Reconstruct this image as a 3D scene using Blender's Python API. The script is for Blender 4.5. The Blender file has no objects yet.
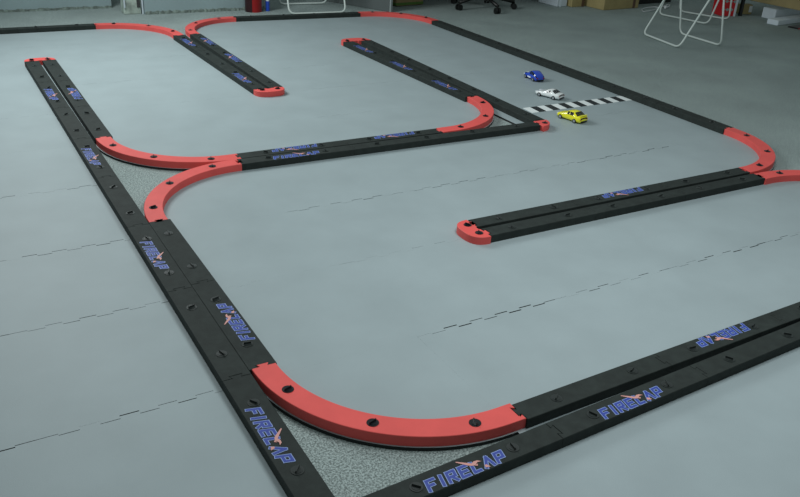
import bpy, bmesh, math, random
from mathutils import Vector, Matrix
from mathutils.geometry import tessellate_polygon
random.seed(7)
PI = math.pi
SC = bpy.context.scene
COL = SC.collection

# ------------------------------------------------------------------ camera
F_PX, PITCH, ROLL, YAW = 808.2, 0.45798, 0.05708, 0.54744
CAM = Vector((-0.59886, -1.12263, 1.24077))
fw = Vector((math.sin(YAW)*math.cos(PITCH), math.cos(YAW)*math.cos(PITCH), -math.sin(PITCH)))
r0 = Vector((math.cos(YAW), -math.sin(YAW), 0)); u0 = r0.cross(fw)
rr = r0*math.cos(ROLL) + u0*math.sin(ROLL); uu = -r0*math.sin(ROLL) + u0*math.cos(ROLL)
cd = bpy.data.cameras.new('camera'); cam = bpy.data.objects.new('camera', cd); COL.objects.link(cam)
cd.sensor_width = 36; cd.lens = 36*F_PX/800; cd.clip_start = .02; cd.clip_end = 100
M3 = Matrix((rr, uu, -fw)).transposed()
cam.matrix_world = Matrix.Translation(CAM) @ M3.to_4x4()
SC.camera = cam

# ------------------------------------------------------------------ light and exposure
SC.view_settings.view_transform = 'Standard'; SC.view_settings.look = 'None'
SC.view_settings.gamma = 1; SC.view_settings.use_curve_mapping = False
SC.view_settings.exposure = 0.0
W = bpy.data.worlds.new('world'); SC.world = W; W.use_nodes = True
bg = W.node_tree.nodes['Background']; bg.inputs[0].default_value = (.86, 1.0, 1.0, 1); bg.inputs[1].default_value = .21
def area(name, loc, target, sx, sy, power, col):
    l = bpy.data.lights.new(name, 'AREA'); l.shape = 'RECTANGLE'; l.size = sx; l.size_y = sy; l.energy = power; l.color = col
    o = bpy.data.objects.new(name, l); COL.objects.link(o); o.location = loc
    o.rotation_euler = (Vector(target)-Vector(loc)).to_track_quat('-Z', 'Y').to_euler(); return o
area('window_light', (-.25, 4.05, 2.15), (2.1, 2.5, 0), 1.6, 1.2, 80, (.95, 1.0, 1.0))
area('ceiling_light', (1.0, .35, 2.3), (1.6, .3, 0), 1.3, 1.0, 38, (.95, .99, 1.0))

# ------------------------------------------------------------------ materials
def lin(c):
    return tuple(((x/255)/12.92 if x/255 <= .04045 else ((x/255+.055)/1.055)**2.4) for x in c) + (1,)
def mat(name, rgb, rough=.6, var=.0, vscale=8, bump=0, bscale=300, spec=.5, metal=0, speck=None, coat=0):
    m = bpy.data.materials.new(name); m.use_nodes = True; nt = m.node_tree; b = nt.nodes['Principled BSDF']
    b.inputs['Roughness'].default_value = rough; b.inputs['Metallic'].default_value = metal
    b.inputs['Specular IOR Level'].default_value = spec; b.inputs['Coat Weight'].default_value = coat
    c = lin(rgb); b.inputs['Base Color'].default_value = c
    geo = nt.nodes.new('ShaderNodeNewGeometry')
    last = None
    if var > 0:
        n = nt.nodes.new('ShaderNodeTexNoise'); n.inputs['Scale'].default_value = vscale; n.inputs['Detail'].default_value = 6
        nt.links.new(geo.outputs['Position'], n.inputs['Vector'])
        r = nt.nodes.new('ShaderNodeValToRGB'); r.color_ramp.elements[0].position = .3; r.color_ramp.elements[1].position = .7
        r.color_ramp.elements[0].color = tuple(x*(1-var) for x in c[:3])+(1,)
        r.color_ramp.elements[1].color = tuple(min(1, x*(1+var)) for x in c[:3])+(1,)
        nt.links.new(n.outputs['Fac'], r.inputs['Fac']); last = r.outputs['Color']
        nt.links.new(last, b.inputs['Base Color'])
    if speck:
        sc_, amt, dk, lt = speck
        n2 = nt.nodes.new('ShaderNodeTexNoise'); n2.inputs['Scale'].default_value = sc_; n2.inputs['Detail'].default_value = 2; n2.inputs['Roughness'].default_value = .7
        nt.links.new(geo.outputs['Position'], n2.inputs['Vector'])
        r2 = nt.nodes.new('ShaderNodeValToRGB'); r2.color_ramp.elements[0].position = .38; r2.color_ramp.elements[1].position = .62
        r2.color_ramp.elements[0].color = (dk, dk, dk, 1); r2.color_ramp.elements[1].color = (lt, lt, lt, 1)
        nt.links.new(n2.outputs['Fac'], r2.inputs['Fac'])
        mx = nt.nodes.new('ShaderNodeMix'); mx.data_type = 'RGBA'; mx.blend_type = 'MULTIPLY'; mx.inputs['Factor'].default_value = amt
        if last: nt.links.new(last, mx.inputs['A'])
        else: mx.inputs['A'].default_value = c
        nt.links.new(r2.outputs['Color'], mx.inputs['B']); nt.links.new(mx.outputs['Result'], b.inputs['Base Color'])
    if bump > 0:
        n3 = nt.nodes.new('ShaderNodeTexNoise'); n3.inputs['Scale'].default_value = bscale; n3.inputs['Detail'].default_value = 4
        nt.links.new(geo.outputs['Position'], n3.inputs['Vector'])
        bp = nt.nodes.new('ShaderNodeBump'); bp.inputs['Strength'].default_value = bump; bp.inputs['Distance'].default_value = .002
        nt.links.new(n3.outputs['Fac'], bp.inputs['Height']); nt.links.new(bp.outputs['Normal'], b.inputs['Normal'])
    return m
TILE = mat('grey_foam', (150, 164, 167), .55, .05, 5, .25, 500, .35, speck=(900, .25, .86, 1.06))
TILESIDE = mat('dark_foam_side', (26, 32, 32), .8)
BLACK = mat('black_foam', (41, 48, 46), .75, .16, 22, .3, 700, .25, speck=(40, .5, .75, 1.1))
RED = mat('red_foam', (222, 88, 84), .55, .06, 14, .2, 700, .35)
SCREW = mat('black_plastic', (20, 23, 28), .28, spec=.6)
SCREWD = mat('worn_black_plastic', (40, 46, 45), .35, spec=.5)
BLUE_INK = mat('blue_ink', (44, 66, 154), .5)
PALE_INK = mat('pale_blue_ink', (136, 158, 208), .5)
FLAME_INK = mat('pink_flame_ink', (206, 150, 142), .5)
CARPET = mat('grey_carpet', (155, 169, 167), .95, .10, 2.5, .8, 420, .1, speck=(210, .9, .38, 1.3))
WALL = mat('grey_wall', (150, 170, 173), .8, .06, 3, .1, 60)
PLASTER = mat('rough_plaster', (120, 134, 128), .95, .35, 28, .6, 60, speck=(60, .7, .45, 1.1))
WHITEM = mat('white_painted_tube', (205, 216, 212), .35, spec=.5)
POSTM = mat('peeling_post', (168, 182, 172), .6, .4, 16, .4, 40)
CARD = mat('brown_cardboard', (164, 150, 104), .85, .08, 10)
CARDD = mat('cardboard_side', (150, 136, 96), .85, .08, 10)
TAPE = mat('brown_tape', (96, 74, 58), .4)
WHITEB = mat('white_box', (200, 212, 220), .6, .04, 10)
FOAMW = mat('white_foam_board', (214, 226, 234), .7, .03, 20)
DARKM = mat('dark_desk', (58, 60, 60), .6, .1, 8)
GREYP = mat('grey_desk_panel', (92, 100, 100), .6, .05, 8)
EDGEM = mat('pale_panel_edge', (150, 160, 160), .5)
CASTM = mat('caster_black', (16, 18, 18), .4)
REDP = mat('red_plastic', (196, 30, 38), .45)
REDCAN = mat('red_can', (150, 24, 26), .35)
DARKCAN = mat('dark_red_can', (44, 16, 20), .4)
BLUEP = mat('blue_plastic', (40, 80, 190), .4)
WHITEP = mat('white_plastic', (226, 232, 236), .4)
GREENP = mat('green_stripe', (70, 104, 40), .7)
BROWNP = mat('brown_box', (128, 112, 78), .8)
SW = mat('strip_white', (226, 234, 234), .5)
SB = mat('strip_black', (22, 28, 32), .5)
GLASS = mat('tinted_window', (14, 18, 22), .12, spec=.7)
TYRE = mat('tyre_rubber', (16, 16, 17), .7)
RIM = mat('silver_rim', (170, 175, 180), .3, metal=.7)
CYEL = mat('yellow_car_paint', (238, 234, 34), .25, coat=.6)
CWHI = mat('white_car_paint', (232, 238, 238), .25, coat=.6)
CBLU = mat('blue_car_paint', (26, 70, 190), .22, coat=.8)
LAMPR = mat('tail_lamp', (150, 14, 16), .3)
LAMPW = mat('head_lamp', (225, 232, 236), .2)

# ------------------------------------------------------------------ helpers
def finish(name, bm, mats, parent=None, smooth=False):
    me = bpy.data.meshes.new(name)
    bmesh.ops.recalc_face_normals(bm, faces=bm.faces); bm.to_mesh(me); bm.free()
    for m in (mats if isinstance(mats, (list, tuple)) else [mats]): me.materials.append(m)
    if smooth:
        for p in me.polygons: p.use_smooth = True
    o = bpy.data.objects.new(name, me); COL.objects.link(o)
    if parent: o.parent = parent
    return o
def tag(o, label, cat, group=None):
    o['label'] = label; o['category'] = cat
    if group: o['group'] = group
    return o
def thing(name, label, cat, loc=(0, 0, 0), rz=0, group=None):
    o = bpy.data.objects.new(name, None); COL.objects.link(o); o.location = loc; o.rotation_euler = (0, 0, rz); o.empty_display_size = .05
    return tag(o, label, cat, group)
def struct(name, bm, m):
    o = finish(name, bm, m); o['kind'] = 'structure'; return o
def box(bm, c, s, rz=0, mi=0, tilt=None):
    M = Matrix.Translation(c) @ Matrix.Rotation(rz, 4, 'Z')
    if tilt: M = M @ Matrix.Rotation(tilt[0], 4, tilt[1])
    M = M @ Matrix.Diagonal((s[0], s[1], s[2], 1))
    r = bmesh.ops.create_cube(bm, size=1, matrix=M)
    for f in set(f for v in r['verts'] for f in v.link_faces): f.material_index = mi
def cyl(bm, c, r, h, n=20, mi=0, M=None, r2=None):
    m = Matrix.Translation(c) if M is None else M
    q = bmesh.ops.create_cone(bm, cap_ends=True, segments=n, radius1=r, radius2=r if r2 is None else r2, depth=h, matrix=m)
    for f in set(f for v in q['verts'] for f in v.link_faces): f.material_index = mi
def extrude_outline(bm, pts, z0, z1, bev=.0, top_mi=0, side_mi=0):
    vs = [bm.verts.new((p[0], p[1], z0)) for p in pts]
    vt = [bm.verts.new((p[0], p[1], z1)) for p in pts]
    n = len(pts)
    for i in range(n):
        f = bm.faces.new((vs[i], vs[(i+1) % n], vt[(i+1) % n], vt[i])); f.material_index = side_mi
    tri = tessellate_polygon([[Vector((p[0], p[1], 0)) for p in pts]])
    if bev:                                    # a narrow rounded-over lip round the top
        inn = []
        for i in range(n):
            a, c, b = Vector(pts[i-1]), Vector(pts[i]), Vector(pts[(i+1) % n])
            e1 = (c-a).normalized(); e2 = (b-c).normalized(); m = Vector((-e1.y-e2.y, e1.x+e2.x))
            m = m.normalized() if m.length > 1e-6 else Vector((-e1.y, e1.x))
            inn.append(m)
        area_ = sum(pts[i-1][0]*pts[i][1]-pts[i][0]*pts[i-1][1] for i in range(n))
        sg = 1 if area_ > 0 else -1
        ti = [bm.verts.new((pts[i][0]+inn[i].x*bev*sg, pts[i][1]+inn[i].y*bev*sg, z1)) for i in range(n)]
        for v in vt: v.co.z -= bev
        for i in range(n):
            f = bm.faces.new((vt[i], vt[(i+1) % n], ti[(i+1) % n], ti[i])); f.material_index = top_mi
    else: ti = vt
    for t in tri:
        f = bm.faces.new([ti[k] for k in t]); f.material_index = top_mi
        f = bm.faces.new([vs[k] for k in reversed(t)]); f.material_index = side_mi
def tube(bm, pts, r, n=10, closed=False):
    pts = [Vector(p) for p in pts]; rings = []; N = len(pts)
    up = Vector((0, 0, 1))
    for i, p in enumerate(pts):
        a = pts[i-1] if i > 0 else (pts[-1] if closed else p); b = pts[(i+1) % N] if (i < N-1 or closed) else p
        t = (b-a).normalized(); s = t.cross(up)
        if s.length < .05: s = t.cross(Vector((1, 0, .2)))
        s.normalize(); q = s.cross(t).normalized()
        if rings:
            ps = rings[-1][1]
            s = (ps - t*ps.dot(t)).normalized(); q = s.cross(t).normalized()
        rings.append(([bm.verts.new(p + (s*math.cos(2*PI*k/n) + q*math.sin(2*PI*k/n))*r) for k in range(n)], s))
    for i in range(N-1 if not closed else N):
        A = rings[i][0]; B = rings[(i+1) % N][0]
        for k in range(n): bm.faces.new((A[k], A[(k+1) % n], B[(k+1) % n], B[k]))
    if not closed:
        bm.faces.new(rings[0][0]); bm.faces.new(list(reversed(rings[-1][0])))
def fillet(pts, r, n=6):
    out = [Vector(pts[0])]
    for i in range(1, len(pts)-1):
        p = Vector(pts[i]); a = (Vector(pts[i-1])-p); b = (Vector(pts[i+1])-p)
        rr_ = min(r, a.length*.45, b.length*.45); A = p+a.normalized()*rr_; B = p+b.normalized()*rr_
        for k in range(n+1):
            t = k/n; out.append(A*(1-t)**2 + p*2*t*(1-t) + B*t*t)
    out.append(Vector(pts[-1])); return out

# ------------------------------------------------------------------ the setting
CZ = -.010                                    # carpet level, the foam tiles are 10 mm thick
bm = bmesh.new(); box(bm, (3.0, 2.0, CZ-.05), (16, 13, .1)); struct('floor', bm, CARPET)
bm = bmesh.new(); box(bm, (-1.62, 5.80, 1.2), (4.78, .10, 2.44)); struct('wall_back_left', bm, WALL)
bm = bmesh.new(); box(bm, (1.44, 5.47, 1.2), (.98, .10, 2.44)); struct('wall_back_middle', bm, WALL)
bm = bmesh.new(); box(bm, (3.0, 8.2, 1.2), (14, .1, 2.44)); struct('wall_back', bm, WALL)
def rough_base(name, x0, x1, y, hmax):
    bm = bmesh.new(); n = int((x1-x0)/.015); prev = None
    for i in range(n+1):
        x = x0+(x1-x0)*i/n; h = hmax*(.6+.4*random.random()); d = .006+.012*random.random()
        cur = [bm.verts.new((x, y, CZ)), bm.verts.new((x, y-d, CZ)), bm.verts.new((x, y-d*.6, CZ+h)), bm.verts.new((x, y, CZ+h*1.1))]
        if prev:
            for k in range(4): bm.faces.new((prev[k], prev[(k+1) % 4], cur[(k+1) % 4], cur[k]))
        prev = cur
    struct(name, bm, PLASTER)
rough_base('baseboard_left', -3.9, .77, 5.75, .020)
rough_base('baseboard_middle', .95, 1.93, 5.42, .024)

# ------------------------------------------------------------------ foam floor tiles
GX = lambda i: -.03 + .5045*i
GY = lambda j: {3: 1.468, 2: 1.005}.get(j, .018 + .4965*j)
NT = 11; TD = .011                            # half teeth per side and their depth
def edge_curve(L, key, flat, side, vary):
    """teeth along 0..L; side = +1/-1: which lip of the seam. Each tooth end stands open by its own small amount."""
    if flat: return [(0, side*.0001), (L, side*.0001)]
    rg = random.Random(key[0]*131+key[1]*17+key[2]*7+5); open_ = rg.random()
    open_ = (.6+.4*open_) if key[1] in (1, 3) else (.45+.3*open_ if key[0] < 0 and key[1] in (2, 4) else .28*open_)
    st = L/NT; pts = [(0, 0)]
    for k in range(NT):
        d = TD/2 if k % 2 == 0 else -TD/2
        if k in (0, NT-1): d = 0
        g = side*(.0012*open_*rg.random()*2.0 if vary else 0)
        pts.append((k*st, d+g)); pts.append(((k+1)*st, d+g))
    pts.append((L, 0)); return pts
ordw = ['first', 'second', 'third', 'fourth', 'fifth', 'sixth', 'seventh', 'eighth', 'ninth', 'tenth', 'eleventh']
def arc_pts(cx, cy, r, a0, a1, n=28):
    return [(cx+r*math.cos(a0+(a1-a0)*k/n), cy+r*math.sin(a0+(a1-a0)*k/n)) for k in range(n+1)]
# corner tiles: (col,row) -> which corner is rounded
ROUND = {(0, 0): 'sw', (0, 3): 'nw', (0, 4): 'sw', (3, 4): 'se', (1, 9): 'ne', (2, 9): 'nw', (5, 9): 'ne', (5, 2): 'se', (5, 1): 'ne'}
ROUNDLAB = {(0, 0): 'grey foam corner mat under the nearest large red curve', (0, 3): 'grey foam corner mat under the lower red curve beside the long left rail',
 (0, 4): 'grey foam corner mat under the upper red curve beside the long left rail', (3, 4): 'grey foam corner mat inside the red curve left of the toy cars',
 (1, 9): 'grey foam corner mat inside the red curve at the back left', (2, 9): 'grey foam corner mat inside the red curve left of the red can',
 (5, 9): 'grey foam corner mat inside the far red curve by the desk panel', (5, 2): 'grey foam corner mat inside the red curve at the right edge beside open carpet',
 (5, 1): 'grey foam corner mat under the red curve cut by the right picture edge'}
def corner_ctr(i, j, k):                       # arc centres as laid (tiles sit a little off the grid)
    return CURVES[(i, j)][0]
CURVES = {(0, 0): ((.456, .524), 'sw'), (0, 3): ((.451, 1.530), 'nw'), (0, 4): ((.465, 2.475), 'sw'), (3, 4): ((1.567, 2.465), 'se'),
          (1, 9): ((.495, 4.505), 'ne'), (2, 9): ((1.490, 4.515), 'nw'), (5, 9): ((2.560, 4.455), 'ne'), (5, 2): ((2.519, 1.475), 'se'), (5, 1): ((2.540, .510), 'ne')}
STUB = {(0, 0): (.044, .004), (0, 3): (.019, .015), (0, 4): (.028, .005), (3, 4): (.060, .008), (1, 9): (.012, .055), (2, 9): (.020, .060), (5, 9): (.012, .012), (5, 2): (.014, .025), (5, 1): (.035, .004)}
ANG = {'sw': (PI, 1.5*PI), 'se': (1.5*PI, 2*PI), 'ne': (0, .5*PI), 'nw': (.5*PI, PI)}
def flat(a, b):                                # seams next to the cut corners run straight
    return (a in ROUND) != (b in ROUND)
def tile(i, j):
    x0, x1, y0, y1 = GX(i), GX(i+1), GY(j), GY(j+1)
    k = ROUND.get((i, j))
    bot = [(x0+u, y0+d) for u, d in edge_curve(x1-x0, (i, j, 0), flat((i, j), (i, j-1)), 1, True)]
    top = [(x0+u, y1+d) for u, d in reversed(edge_curve(x1-x0, (i, j+1, 0), flat((i, j), (i, j+1)), -1, True))]
    left = [(x0+d, y0+u) for u, d in reversed(edge_curve(y1-y0, (i, j, 1), flat((i, j), (i-1, j)), 1, False))]
    right = [(x1+d, y0+u) for u, d in edge_curve(y1-y0, (i+1, j, 1), flat((i, j), (i+1, j)), -1, False)]
    if k:
        c = CURVES[(i, j)][0]; R = .477; a0, a1 = ANG[k]
        arc = [(min(max(p[0], x0), x1), min(max(p[1], y0), y1)) for p in arc_pts(c[0], c[1], R, a0, a1)]
        if k == 'sw': pts = [*arc, (x1, c[1]-R), *right[1:], *top[1:], (c[0]-R, y1)]
        elif k == 'se': pts = [*arc, (c[0]+R, y1), *top[1:], *left[1:], (x0, c[1]-R)]
        elif k == 'ne': pts = [*arc, (x0, c[1]+R), *left[1:], *bot[1:], (c[0]+R, y0)]
        else: pts = [*arc, (c[0]-R, y0), *bot[1:], *right[1:], (x1, c[1]+R)]
        lim = dict(sw=lambda p: p[1] > c[1]-R and p[0] > c[0]-R, se=lambda p: p[1] > c[1]-R and p[0] < c[0]+R, ne=lambda p: p[1] < c[1]+R and p[0] < c[0]+R, nw=lambda p: p[1] < c[1]+R and p[0] > c[0]-R)[k]
        pts = [p for q, p in enumerate(pts) if q < len(arc)+1 or q == len(pts)-1 or lim(p)]
    else: pts = bot[:-1]+right[:-1]+top[:-1]+left[:-1]
    out = []
    pts = [(min(max(p[0], x0-TD), x1+TD), min(max(p[1], y0-TD), y1+TD)) for p in pts]
    if k: pts = [(min(max(p[0], x0 if 'w' in k else p[0]), x1 if 'e' in k else p[0]), min(max(p[1], y0 if 's' in k else p[1]), y1 if 'n' in k else p[1])) for p in pts]
    for p in pts:
        if not out or (p[0]-out[-1][0])**2+(p[1]-out[-1][1])**2 > 1e-8: out.append(p)
    if (out[0][0]-out[-1][0])**2+(out[0][1]-out[-1][1])**2 < 1e-8: out.pop()
    cx, cy = (x0+x1)/2, (y0+y1)/2
    bm = bmesh.new(); extrude_outline(bm, [(p[0]-cx, p[1]-cy) for p in out], CZ, 0, 0, 0, 1)
    o = finish('foam_mat', bm, [TILE, TILESIDE]); o.location = (cx, cy, 0)
    col = (ordw[i]+' column right of long rail') if i >= 0 else (ordw[-i-1]+' column left of long rail')
    row = (ordw[j]+' row beyond near rails') if j >= 0 else 'row in front of near rails'
    tag(o, ROUNDLAB.get((i, j), 'grey foam mat, %s, %s' % (row, col)), 'floor mat', 'interlocking grey foam mats')
for j in range(-1, 10):
    for i in range(0 if j < 0 else (-2 if j < 4 else -1), 6): tile(i, j)

# ------------------------------------------------------------------ track rails
RH, RW = .0293, .066
def tab_out():                                 # dovetail tab seen from the end, (along, across)
    return [(0, -.011), (.011, -.017), (.011, .017), (0, .011)]
def piece_mesh(center, tangent, gap=.0006, tab=True, sock=True, RW=.066):
    """outline of a ribbon along a list of centre points with a dovetail tab at its end and a socket at its start"""
    n = len(center); L = []; R = []
    for p, t in zip(center, tangent):
        nx, ny = -t[1], t[0]
        L.append((p[0]+nx*RW/2, p[1]+ny*RW/2)); R.append((p[0]-nx*RW/2, p[1]-ny*RW/2))
    def fr(p, t, a, c): return (p[0]+t[0]*a-t[1]*c, p[1]+t[1]*a+t[0]*c)
    out = list(R)
    pe, te = center[-1], tangent[-1]; ps, ts = center[0], tangent[0]
    if tab: out += [fr(pe, te, a, c) for a, c in tab_out()]
    out += list(reversed(L))
    if sock: out += [fr(ps, ts, a+gap, c*1.06) for a, c in reversed(tab_out())]
    return out
def build_screw(name, parent, x, y, ang, dark=False):
    bm = bmesh.new()
    cyl(bm, (x, y, RH+.0003), .0150, .0022, 24)
    cyl(bm, (x, y, RH+.0016), .0105, .0014, 20)
    box(bm, (x, y, RH+.0045), (.0205, .0028, .0068), ang)
    return finish('screw', bm, [SCREWD if dark else SCREW], parent)
STROKES = {'F': [[(0, 0), (0, 1), (.8, 1)], [(0, .5), (.62, .5)]], 'I': [[(.15, 0), (.15, 1)]],
 'R': [[(0, 0), (0, 1), (.8, 1), (.8, .48), (.1, .48)], [(.35, .48), (.85, 0)]],
 'E': [[(.8, 1), (0, 1), (0, 0), (.8, 0)], [(0, .5), (.72, .5)]], 'L': [[(0, 1), (0, 0), (.7, 0)]],
 'A': [[(-.05, 0), (.42, 1), (.9, 0)]], 'P': [[(0, 0), (0, 1), (.8, 1), (.8, .42), (.1, .42)]]}
def ribbon_poly(bm, pts, w, z, mi):
    z += .00002*(len(bm.faces) % 12)
    for a, b in zip(pts[:-1], pts[1:]):
        a = Vector((a[0], a[1])); b = Vector((b[0], b[1])); t = (b-a).normalized(); n = Vector((-t.y, t.x))*w/2; e = t*w/2
        z += .00002
        vs = [bm.verts.new((q.x, q.y, z)) for q in (a-e*.9-n, b+e*.9-n, b+e*.9+n, a-e*.9+n)]
        f = bm.faces.new(vs); f.material_index = mi
def build_logo(parent, cx, ybase, flip):
    bm = bmesh.new(); H = .0285; Wd = .0228; adv = .0328; x = -.112
    for k, ch in enumerate('FIRELAP'):
        a = adv*(.62 if ch == 'I' else 1.0)
        for st in STROKES[ch]:
            pts = [(x + px*Wd + py*H*.25, py*H) for px, py in st]
            ribbon_poly(bm, pts, .0102, .0004, 0); ribbon_poly(bm, pts, .0066, .0008, 1)
        x += a
    def poly(pts, z, mi):
        f = bm.faces.new([bm.verts.new((p[0], p[1], z)) for p in pts]); f.material_index = mi
        bmesh.ops.triangulate(bm, faces=[f])
    # runner-like flame over the L and A with its long tail to the upper left
    poly([(.006, .024), (.012, .020), (.020, .018), (.030, .024), (.040, .022), (.033, .029), (.024, .030), (.016, .0265), (-.012, .048), (-.014, .046)], .0012, 2)
    poly([(.018, .018), (.024, .014), (.028, .020)], .0012, 2)
    poly([(.036, .001), (.048, -.002), (.044, .008), (.038, .009)], .0012, 2)
    s = -1 if flip else 1
    for v in bm.verts: v.co = Vector((cx+s*v.co.x, s*(v.co.y+ybase), RH+v.co.z))
    o = finish('logo', bm, [PALE_INK, BLUE_INK, FLAME_INK], parent); return o
def straight(A, B, logo, up, label, group, tab=True, sock=True, w=.064):
    """A->B run direction; up=+1: the logo's top points to the left of the run, -1 to the right"""
    A = Vector(A); B = Vector(B); L = (B-A).length; t = (B-A)/L; ang = math.atan2(t.y, t.x)
    root = thing('track_rail', label, 'track rail', ((A.x+B.x)/2, (A.y+B.y)/2, 0), ang, group)
    bm = bmesh.new()
    n = 6; c = [(-L/2+.0005+(L-.001)*k/n, 0) for k in range(n+1)]
    extrude_outline(bm, piece_mesh(c, [(1, 0)]*(n+1), tab=tab, sock=sock, RW=w), 0, RH, .0012)
    finish('foam_strip', bm, [BLACK], root)
    for sx in (-.132, .132): build_screw('screw', root, sx, 0, random.uniform(-.9, 2.2), True)
    if logo: build_logo(root, 0, -.0245, up < 0)
    return root
def run(p0, p1, n, logos, up, desc, group, counted, w=.064, skip=()):
    p0 = Vector(p0); p1 = Vector(p1)
    for k in range(n):
        if k in skip: continue
        a = p0+(p1-p0)*k/n; b = p0+(p1-p0)*(k+1)/n
        lab = 'black rail piece, %s %s %s' % (ordw[k], counted, desc)
        straight(a, b, k in logos, up, lab, group, w=w)
G = 'black track rail pieces'
AW = .076
run((-.063, .012), (-.062, 3.985), 8, (0, 2, 4, 6), -1, 'left half of the long left double rail', G, 'from near end,', AW)
run((.0135, .525), (.0135, 1.515), 2, (0,), 1, 'long rail right half, between red curves', G, 'from near end,', AW)
run((.027, 2.480), (.033, 3.985), 3, (1,), 1, 'long rail right half, above red curves', G, 'from near end,', AW)
run((.015, -.036), (2.075, .042), 4, (0, 1, 3), 1, 'front rail along the bottom right', G, 'from left,')
run((2.0, .108), (.500, .078), 3, (1,), 1, 'behind the front rail at bottom right', G, 'from right edge,')
run((2.505, 1.035), (1.03, 1.048), 3, (1,), 1, 'middle right double rail, back half', G, 'from right,')
run((1.03, .965), (2.505, .955), 3, (), 1, 'middle right double rail, front half', G, 'from left,')
run((.470, 1.968), (2.037, 1.936), 3, (0,), 1, 'crossing double rail, front half', G, 'from left,')
run((1.505, 2.022), (.493, 2.036), 2, (0, 1), 1, 'crossing double rail, back half', G, 'from right,')
run((2.000, 2.475), (1.968, 3.935), 3, (0, 1, 2), -1, 'diagonal double rail by the cars, left half', G, 'from near end,', AW)
run((2.082, 1.975), (2.110, 3.935), 4, (), 1, 'diagonal double rail by the cars, right half', G, 'from near end,', AW)
run((.933, 4.448), (.960, 3.00), 3, (0, 2), 1, 'back left double rail, left half', G, 'from back,', AW)
run((1.056, 3.00), (1.049, 4.453), 3, (1, 2), 1, 'back left double rail, right half', G, 'from near end,', AW)
run((.482, 4.945), (-1.03, 4.945), 3, (), 1, 'back border at the upper left', G, 'from the red curve,')
run((2.548, 4.895), (1.51, 4.955), 2, (), 1, 'back border below the white tube chair', G, 'from right,')
run((2.959, 1.500), (3.00, 4.428), 6, (), 1, 'long right border along open carpet', G, 'from near end,', AW)
RC = .440
def curve(key, label, rev=False):
    (cx, cy), k = CURVES[key]; a0, a1 = ANG[k]
    if rev: a0, a1 = a1, a0
    root = thing('curved_rail', label, 'curved rail', (cx, cy, 0), 0, 'red curved rail pieces')
    n = 36; sg = 1 if a1 > a0 else -1
    c = []; t = []; st = STUB[key]               # (stub at the x-running end, stub at the y-running end)
    for q in range(n+1):
        a = a0+(a1-a0)*q/n; c.append((RC*math.cos(a), RC*math.sin(a))); t.append((-math.sin(a)*sg, math.cos(a)*sg))
    ylast = abs(t[-1][1]) > .5
    s1, s0 = (st[1], st[0]) if ylast else (st[0], st[1])
    c = [(c[0][0]-t[0][0]*s0, c[0][1]-t[0][1]*s0)]+c+[(c[-1][0]+t[-1][0]*s1, c[-1][1]+t[-1][1]*s1)]; t = [t[0]]+t+[t[-1]]
    bm = bmesh.new(); extrude_outline(bm, piece_mesh(c, t), 0, RH, .0012); finish('foam_strip', bm, [RED], root)
    arc = RC*PI/2; tot = s0+arc+s1
    for f in (1/6, .5, 5/6):
        a = a0+(a1-a0)*(f*tot-s0)/arc; build_screw('screw', root, RC*math.cos(a), RC*math.sin(a), random.choice((.3, 1.2, 1.35, .9)))
curve((0, 0), 'nearest and largest looking red curved rail, above the bottom carpet gap', True)
curve((0, 3), 'red curved rail bending down beside the long left rail, below the other', False)
curve((0, 4), 'red curved rail with black rim meeting the long left rail from the right', True)
curve((3, 4), 'red curved rail left of the toy cars, beside the small carpet gap', True)
curve((1, 9), 'red curved rail at the back left, below the peeling post', True)
curve((2, 9), 'red curved rail at the back, left of the red can', True)
curve((5, 9), 'red curved rail at the back, in front of the desk panel', True)
curve((5, 2), 'red curved rail at the right, bordering the open carpet', False)
curve((5, 1), 'red curved rail running out of the right picture edge', False)
def end_cap(c, ang, half, label, depth=.070):
    """half ring closing a double rail; c = middle of the flat side, ang = outward direction"""
    root = thing('end_cap', label, 'rail end cap', (c[0], c[1], 0), ang, 'red rail end caps')
    R = half+.076/2; pts = []
    for k in range(33):
        a = -PI/2+PI*k/32; ca, sa = math.cos(a), math.sin(a)
        pts.append((depth*abs(ca)**.75, R*math.copysign(abs(sa)**.75, sa)))
    pts += [(-.0, half+.017), (-.011, half+.017), (-.011, half-.017), (0, half-.011), (0, .012)]
    pts += [(.006, .008), (.006, -.008), (0, -.012), (0, -half+.011), (-.011, -half+.017), (-.011, -half-.017), (0, -half-.017)]
    bm = bmesh.new(); extrude_outline(bm, pts, 0, RH, .0012); finish('foam_cap', bm, [RED], root)
    for s in (-1, 1): build_screw('screw', root, .024, s*half*.92, random.uniform(0, 3))
end_cap((-.0145, 3.988), PI/2, .0475, 'small red end cap at the far end of the long left double rail')
end_cap((1.008, 2.997), -PI/2, .048, 'small red end cap at the near end of the back left double rail')
end_cap((2.039, 3.938), PI/2, .070, 'small red end cap at the far end of the diagonal double rail', .092)
end_cap((1.027, 1.006), PI, .040, 'small red end cap at the left end of the middle right double rail')
def corner_cap(c, R, q, label):
    root = thing('corner_cap', label, 'rail corner cap', (c[0], c[1], 0), q, 'small red corner caps')
    pts = [(-.020, 0)] + [(R*math.cos(-PI/2+PI/2*k/14), R*math.sin(-PI/2+PI/2*k/14)) for k in range(15)] + [(0, .0)]
    pts = [(0, -.004)] + [(R*math.cos(-PI/2+PI/2*k/14), R*math.sin(-PI/2+PI/2*k/14)) for k in range(15)] + [(.004, 0)]
    bm = bmesh.new(); extrude_outline(bm, pts, 0, RH, .0012); finish('foam_cap', bm, [RED], root)
    build_screw('screw', root, R*.5, -R*.5, .6)
corner_cap((2.040, 1.972), .086, 0, 'small red corner cap beside the yellow toy car')
corner_cap((-.003, .010), .098, -PI/2, 'small red corner cap cut off by the bottom picture edge')

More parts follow.
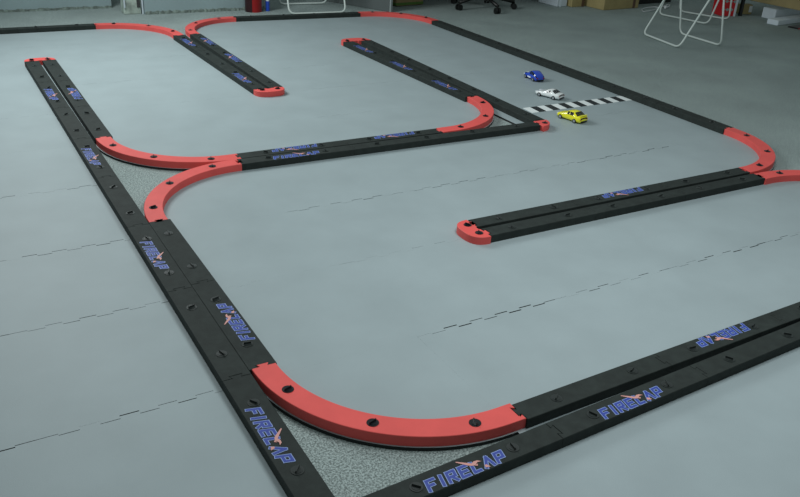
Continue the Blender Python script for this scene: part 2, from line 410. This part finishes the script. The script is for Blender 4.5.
# ------------------------------------------------------------------ start line
bm = bmesh.new(); n = 15; x0, x1, ya, yb = 2.200, 2.935, 2.170, 2.262; st = (x1-x0)/n; sl = -.004
for k in range(n):
    xa = x0+k*st; dy = -.004*k/n
    a = [(xa-sl, yb+dy), (xa+sl, ya+dy), (xa+sl+st, ya+dy), (xa-sl+st, yb+dy)]
    lo = [bm.verts.new((p[0], p[1], 0)) for p in a]; hi = [bm.verts.new((p[0], p[1], .001)) for p in a]
    mi = 0 if k % 2 == 0 else 1
    for f in [bm.faces.new(hi), bm.faces.new(lo)]+[bm.faces.new((lo[q], lo[(q+1) % 4], hi[(q+1) % 4], hi[q])) for q in range(4)]: f.material_index = mi
tag(finish('start_line_strip', bm, [SW, SB]), 'black and white striped start line strip between the white and yellow toy cars', 'start line')

# ------------------------------------------------------------------ toy cars
def car(name, label, loc, rz, paint, prof, roofw, extra=None, L=.155, Wd=.070):
    """prof: stations along the car from nose (+) to tail (-): (t, half width factor, belt z, top z)"""
    root = thing(name, label, 'toy car', loc, rz, 'toy race cars on the track')
    rows = []
    for (t, w, zb, zt) in prof:
        zb *= 1.12; zt *= 1.12
        y = t*L; hw = w*Wd/2; lo = .008
        cabin = zt-zb > .004
        rw = hw*(roofw if cabin else .86)
        sec = [(-hw*.88, lo), (-hw, lo+.007), (-hw*1.0, zb-.006), (-hw*.95, zb), (-rw, zt-.0015), (-rw*.55, zt), (0, zt+.0006), (rw*.55, zt), (rw, zt-.0015), (hw*.95, zb), (hw, zb-.006), (hw, lo+.007), (hw*.88, lo)]
        rows.append((cabin, [(x, y, z) for x, z in sec]))
    b = bmesh.new(); g = bmesh.new(); V = [[b.verts.new(p) for p in r[1]] for r in rows]
    def glass(pts):
        vs = [g.verts.new(p) for p in pts]; g.faces.new(vs)
    for i in range(len(rows)-1):
        c0, c1 = rows[i][0], rows[i+1][0]
        for k in range(12):
            b.faces.new((V[i][k], V[i+1][k], V[i+1][k+1], V[i][k+1]))
            isglass = (c0 and c1 and k in (3, 8)) or (c0 != c1 and k in (4, 5, 6, 7))
            if isglass:
                P = [Vector(q) for q in (rows[i][1][k], rows[i+1][1][k], rows[i+1][1][k+1], rows[i][1][k+1])]
                ce = sum(P, Vector())/4; nrm = (P[2]-P[0]).cross(P[3]-P[1]).normalized()
                if nrm.dot(ce-Vector((0, 0, .012))) < 0: nrm = -nrm
                sh = .86 if k in (3, 8) else .93
                glass([ce+(p-ce)*sh+nrm*.0006 for p in P])
        b.faces.new((V[i][0], V[i][12], V[i+1][12], V[i+1][0]))
    b.faces.new(V[0]); b.faces.new(list(reversed(V[-1])))
    finish('body', b, [paint], root, True); finish('window', g, [GLASS], root)
    for sy in (.30, -.29):
        for sx in (-1, 1):
            w = bmesh.new(); M = Matrix.Translation((sx*(Wd/2-.0035), sy*L, .0115)) @ Matrix.Rotation(PI/2, 4, 'Y')
            cyl(w, None, .0115, .010, 20, M=M); wo = finish('wheel', w, [TYRE], root)
            w = bmesh.new(); M = Matrix.Translation((sx*(Wd/2+.0013), sy*L, .0115)) @ Matrix.Rotation(PI/2, 4, 'Y')
            cyl(w, None, .0075, .0012, 10, M=M); finish('rim', w, [RIM], wo)
    for sx in (-1, 1):
        h = bmesh.new(); box(h, (sx*Wd*.32, .465*L, .0225), (.014, .012, .005), sx*-.3); finish('headlight', h, [LAMPW], root)
        h = bmesh.new(); box(h, (sx*Wd*.32, -.492*L, .0235), (.013, .003, .004)); finish('tail_light', h, [LAMPR], root)
    h = bmesh.new(); box(h, (0, -.495*L, .0115), (Wd*.66, .004, .007)); finish('rear_bumper', h, [CASTM], root)
    if extra: extra(root, L, Wd)
    return root
coupe = [(.5, .55, .014, .016), (.485, .78, .018, .020), (.43, .92, .021, .0235), (.30, 1.0, .024, .027), (.16, .97, .0265, .0285), (.03, .95, .027, .0415),
         (-.06, .95, .0275, .044), (-.17, .96, .028, .043), (-.33, 1.0, .0285, .0315), (-.42, .96, .028, .0305), (-.485, .86, .025, .028), (-.5, .78, .018, .022)]
hot = [(.5, .6, .016, .018), (.48, .82, .021, .023), (.42, .93, .025, .0275), (.28, .99, .028, .0305), (.18, .97, .029, .0315), (.06, .96, .030, .046),
       (-.05, .96, .030, .049), (-.22, .96, .031, .048), (-.37, .98, .031, .0345), (-.45, .93, .030, .033), (-.49, .84, .026, .029), (-.5, .80, .018, .022)]
bug = [(.5, .55, .015, .018), (.48, .78, .021, .024), (.42, .90, .025, .029), (.30, .99, .027, .032), (.18, .97, .029, .0325), (.04, .95, .030, .0475),
       (-.08, .95, .030, .051), (-.20, .97, .030, .0485), (-.30, .99, .030, .042), (-.40, .97, .028, .035), (-.47, .84, .022, .027), (-.5, .7, .014, .018)]
def wing(root, L, Wd):
    b = bmesh.new(); box(b, (0, -.455*L, .042), (Wd*.74, .010, .0018), 0)
    for s in (-1, 1): box(b, (s*Wd*.3, -.45*L, .038), (.002, .006, .009))
    finish('rear_wing', b, [CYEL], root)
def stripe_glare(root, L, Wd):  # white front marks: stripes, with headlight glare painted in as white
    b = bmesh.new()
    for s in (-1, 1):
        vs = [b.verts.new(p) for p in ((s*Wd*.10, .40*L, .0352), (s*Wd*.36, .40*L, .0350), (s*Wd*.36, .22*L, .0374), (s*Wd*.10, .22*L, .0376))]; b.faces.new(vs)
        box(b, (s*Wd*.497, .02*L, .018), (.0012, .24*L, .008))
    finish('white_stripe_glare', b, [WHITEP], root)
car('toy_car', 'yellow toy car with rear wing in front of the striped start line', (2.322, 1.994, 0), .16, CYEL, hot, .74, wing, L=.160, Wd=.076)
car('toy_car', 'white toy sports car just behind the striped start line', (2.497, 2.392, 0), .32, CWHI, coupe, .72, L=.162, Wd=.074)
car('toy_car', 'round blue toy car, farthest from the start line', (2.668, 2.752, 0), -.10, CBLU, bug, .74, stripe_glare, L=.145, Wd=.072)

# ------------------------------------------------------------------ furniture at the back
def U(bm, p0, p1, top0, top1, r=.0075):
    tube(bm, fillet([top0, p0, p1, top1], .055), r, 12)
def fold_chair(label, f0, f1, b0, b1, lean_f, lean_b, group='white folding chairs'):
    """f0,f1: ends of the front foot bar; b0,b1: ends of the rear foot bar"""
    z = CZ+.011
    F0, F1, B0, B1 = [Vector((p[0], p[1], z)) for p in (f0, f1, b0, b1)]
    n = ((B0+B1)/2-(F0+F1)/2); n.z = 0; n.normalize()
    o = (F0+F1+B0+B1)/4; o.z = 0
    root = thing('folding_chair', label, 'chair', (o.x, o.y, CZ), 0, group)
    off = Vector((o.x, o.y, CZ))
    bm = bmesh.new(); H = .80; U(bm, F0-off, F1-off, F0-off+n*lean_f*H+Vector((0, 0, H)), F1-off+n*lean_f*H+Vector((0, 0, H))); finish('front_frame', bm, [WHITEM], root, True)
    H = .44; bm = bmesh.new(); U(bm, B0-off, B1-off, B0-off-n*lean_b*H+Vector((0, 0, H)), B1-off-n*lean_b*H+Vector((0, 0, H))); finish('rear_frame', bm, [WHITEM], root, True)
    s = (F1-F0).normalized(); ang = math.atan2(s.y, s.x); wd = (F1-F0).length
    mid = (F0+F1)/2-off; c = mid+n*(lean_f*.44-.02)+Vector((0, 0, .455))
    bm = bmesh.new(); box(bm, c, (wd*.84, .38, .030), ang); bmesh.ops.bevel(bm, geom=bm.edges[:], offset=.010, segments=2, affect='EDGES'); finish('seat', bm, [WHITEB], root, True)
    c = mid+n*(lean_f*.72+.005)+Vector((0, 0, .72))
    bm = bmesh.new(); box(bm, c, (wd*.92, .022, .15), ang); bmesh.ops.bevel(bm, geom=bm.edges[:], offset=.008, segments=2, affect='EDGES'); finish('backrest', bm, [WHITEB], root, True)
fold_chair('white tube folding chair nearest the camera, standing on open carpet', (4.50, 3.640), (4.385, 3.150), (4.84, 3.56), (4.79, 3.095), .54, .20)
fold_chair('white tube folding chair behind the nearest one, beside the red box', (5.360, 4.30), (5.44, 3.79), (5.70, 4.36), (5.845, 3.90), .52, .20)
fold_chair('white tube folding chair at the back, behind the upper track border', (2.03, 5.12), (2.52, 5.08), (2.12, 5.55), (2.545, 5.51), .45, .2)

def bevbox(name, dims, m, parent, c=(0, 0, 0), rz=0, off=.004, tilt=None):
    bm = bmesh.new(); box(bm, c, dims, rz, 0, tilt); bmesh.ops.bevel(bm, geom=bm.edges[:], offset=off, segments=1, affect='EDGES'); return finish(name, bm, m if isinstance(m, list) else [m], parent)
# peeling post by the wall
t = thing('wall_post', 'pale peeling post standing at the wall above the back left curve', 'post', (.875, 5.47, CZ))
bevbox('core', (.130, .10, 2.4), POSTM, t, (-.01, .03, 1.2)); bevbox('white_edge', (.012, .012, 2.4), WHITEB, t, (.064, -.032, 1.2), off=.002)
bevbox('white_edge', (.012, .010, 2.3), WHITEB, t, (-.070, -.030, 1.2), off=.002); bevbox('dark_strip', (.024, .006, 2.3), DARKM, t, (.036, -.025, 1.2), off=.001)
# red can and blue / white bottle
t = thing('paint_can', 'dark red can standing at the end of the back wall', 'can', (1.815, 5.345, CZ))
bm = bmesh.new(); cyl(bm, (0, 0, .15), .062, .30, 32); finish('body', bm, [REDCAN], t, False)
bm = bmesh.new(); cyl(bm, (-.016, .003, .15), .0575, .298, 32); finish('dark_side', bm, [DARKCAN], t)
bm = bmesh.new(); cyl(bm, (0, 0, .303), .060, .008, 32); finish('rim', bm, [RIM], t)
t = thing('spray_bottle', 'narrow bottle with blue base and white top beside the red can', 'bottle', (1.928, 5.335, CZ))
bm = bmesh.new(); cyl(bm, (0, 0, .04), .017, .08, 20); finish('base', bm, [BLUEP], t)
bm = bmesh.new(); cyl(bm, (0, 0, .14), .015, .12, 20); cyl(bm, (0, 0, .215), .015, .03, 20, r2=.007); finish('bottle_body', bm, [WHITEP], t)
# desk with side panel
t = thing('desk', 'dark grey desk with a grey side panel at the back', 'desk', (2.93, 5.03, CZ))
pa, pb = Vector((2.60, 5.70)), Vector((2.925, 5.04)); d = pb-pa; rz = math.atan2(d.y, d.x)
c = (pa+pb)/2-Vector((2.93, 5.03)); bevbox('side_panel', (d.length, .025, .72), GREYP, t, (c.x, c.y, .36), rz)
bevbox('panel_edge', (.014, .027, .72), EDGEM, t, (pb.x-2.93+.002, pb.y-5.03-.006, .36), rz, .002)
bevbox('top', (2.0, .80, .03), DARKM, t, (.93, .40, .735), .08); bevbox('shade_back_panel', (1.70, .02, .72), DARKM, t, (.98, .52, .36), .08)  # wide top and dark back panel added, standing in for shade under the desk
bevbox('side_panel', (.70, .025, .72), DARKM, t, (1.80, .40, .36), rz)
# box with green band under the desk
t = thing('packing_box', 'small brown box with a green band under the desk', 'box', (3.24, 5.34, CZ), .1)
bevbox('carton', (.30, .16, .20), BROWNP, t, (0, 0, .105)); bevbox('green_band', (.302, .162, .022), GREENP, t, (0, 0, .022), off=.001)
# swivel chair with casters
t = thing('swivel_chair', 'black swivel chair on casters at the desk', 'chair', (3.87, 5.02, CZ), 0)
bm = bmesh.new(); cyl(bm, (0, 0, .25), .025, .34, 16); finish('gas_column', bm, [CASTM], t)
for k in range(5):
    a = math.radians(-98+72*k); b = bmesh.new(); e = Vector((math.cos(a)*.29, math.sin(a)*.29, .066))
    tube(b, [Vector((0, 0, .11)), Vector((e.x*.5, e.y*.5, .092)), e], .016, 10); leg = finish('leg', b, [CASTM], t, True)
    b = bmesh.new()
    for s in (-1, 1):
        M = Matrix.Translation((e.x-math.sin(a)*s*.014, e.y+math.cos(a)*s*.014, .026)) @ Matrix.Rotation(a, 4, 'Z') @ Matrix.Rotation(PI/2, 4, 'X')
        cyl(b, None, .026, .018, 18, M=M)
    cyl(b, (e.x, e.y, .045), .008, .04, 8); finish('caster', b, [CASTM], leg)
bm = bmesh.new(); box(bm, (0, 0, .46), (.46, .46, .08)); bmesh.ops.bevel(bm, geom=bm.edges[:], offset=.03, segments=3, affect='EDGES'); finish('seat', bm, [CASTM], t, True)
bm = bmesh.new(); box(bm, (.02, -.24, .80), (.42, .06, .50)); bmesh.ops.bevel(bm, geom=bm.edges[:], offset=.025, segments=3, affect='EDGES'); finish('backrest', bm, [CASTM], t, True)
# boxes in a row
t = thing('white_box', 'white box standing left of the cardboard boxes', 'box', (4.70, 5.03, CZ), 0)
bevbox('carton', (.12, .28, .34), WHITEB, t, (0, 0, .17)); bevbox('ridge', (.022, .282, .342), FOAMW, t, (-.02, 0, .17), off=.001)
def cardbox(label, loc, rz, dims, m):
    t = thing('cardboard_box', label, 'box', (loc[0], loc[1], CZ), rz, 'cardboard boxes on the carpet')
    bevbox('carton', dims, m, t, (0, 0, dims[2]/2)); bevbox('tape', (.035, dims[1]+.002, dims[2]+.001), TAPE, t, (dims[0]*.36, 0, dims[2]/2), off=.0005); return t
cardbox('narrow cardboard box between the white box and the bigger cardboard box', (4.855, 4.94), 0, (.16, .20, .30), CARD)
cardbox('bigger cardboard box with its corner towards the camera', (5.205, 4.785), .05, (.47, .30, .34), CARD)
# cable tangle and dark bag
t = thing('power_strip', 'pale cable tangle on the dark carpet behind the folding chairs', 'cable', (5.56, 4.55, CZ))
bm = bmesh.new(); tube(bm, [Vector((math.cos(a*.55)*(.07+.016*a)*1.4, math.sin(a*.7)*(.05+.008*a), .006+.001*(a % 3))) for a in range(14)], .0035, 8); finish('cord', bm, [WHITEP], t, True)
bevbox('plug', (.05, .022, .022), WHITEP, t, (.16, .0, .012), .4)
t = thing('storage_crate', 'dark crate behind the folding chairs', 'crate', (5.80, 4.98, CZ), .05)
bevbox('tub', (.55, .34, .30), CASTM, t, (0, 0, .15)); bevbox('rim', (.57, .36, .02), DARKM, t, (0, 0, .30))
# red patterned box
t = thing('patterned_box', 'small red box with pale pattern beside the black table leg', 'box', (6.045, 4.155, CZ), -.38)
bevbox('carton', (.14, .17, .30), REDP, t, (.015, 0, .15)); bevbox('pale_edge', (.022, .172, .302), WHITEB, t, (.085, 0, .15), off=.001)
bm = bmesh.new()
for r in range(4):
    for c_ in range(3):
        x = -.036+.040*c_; z = .06+.075*r; w = .020
        if r % 2: x += .02
        bm.faces.new([bm.verts.new((p[0], -.0856, p[1])) for p in ((x-w, z), (x, z-w*.8), (x+w, z), (x, z+w*.8))])
finish('pale_pattern', bm, [EDGEM], t)
t = thing('work_table', 'work table with a tan side panel at the upper right edge', 'table', (6.65, 3.70, CZ), 0)
bevbox('tan_panel', (.02, 1.30, .45), CARDD, t, (-.37, -.10, .365))
bevbox('leg', (.03, .03, .72), CASTM, t, (-.475, .345, .36)); bevbox('leg', (.035, .035, .72), CASTM, t, (.75, -.70, .36)); bevbox('leg', (.035, .035, .72), CASTM, t, (.75, .60, .36))
bevbox('rail', (.03, .90, .02), CASTM, t, (-.475, -.10, .60)); bevbox('top', (1.5, 1.6, .03), CARD, t, (.25, -.10, .735))
t = thing('foam_board', 'white foam board standing on edge under the table, the rear of two', 'foam board', (6.60, 3.86, CZ), .05, 'white foam boards')
bevbox('board', (.62, .14, .095), FOAMW, t, (.06, .02, .0475), 0)
t = thing('foam_board', 'white foam board lying flat under the table, the front of two', 'foam board', (6.42, 3.675, CZ), .12, 'white foam boards')
bevbox('board', (.66, .11, .045), FOAMW, t, (.02, 0, .0225), 0)
t = thing('small_carton', 'small yellowish carton under the table behind the foam boards', 'box', (6.33, 4.13, CZ), -.3)
bevbox('carton', (.12, .08, .09), CARD, t, (0, 0, .045)); bevbox('label_patch', (.035, .082, .06), WHITEP, t, (.04, 0, .05), off=.001)
t = thing('dark_strip', 'flat black strip with dark red edge at the right picture edge', 'mat', (6.33, 3.47, CZ), .1)
bevbox('sheet', (.34, .10, .012), CASTM, t, (0, 0, .006), off=.001); bevbox('red_edge', (.34, .008, .013), REDCAN, t, (0, -.052, .0065), off=.001)
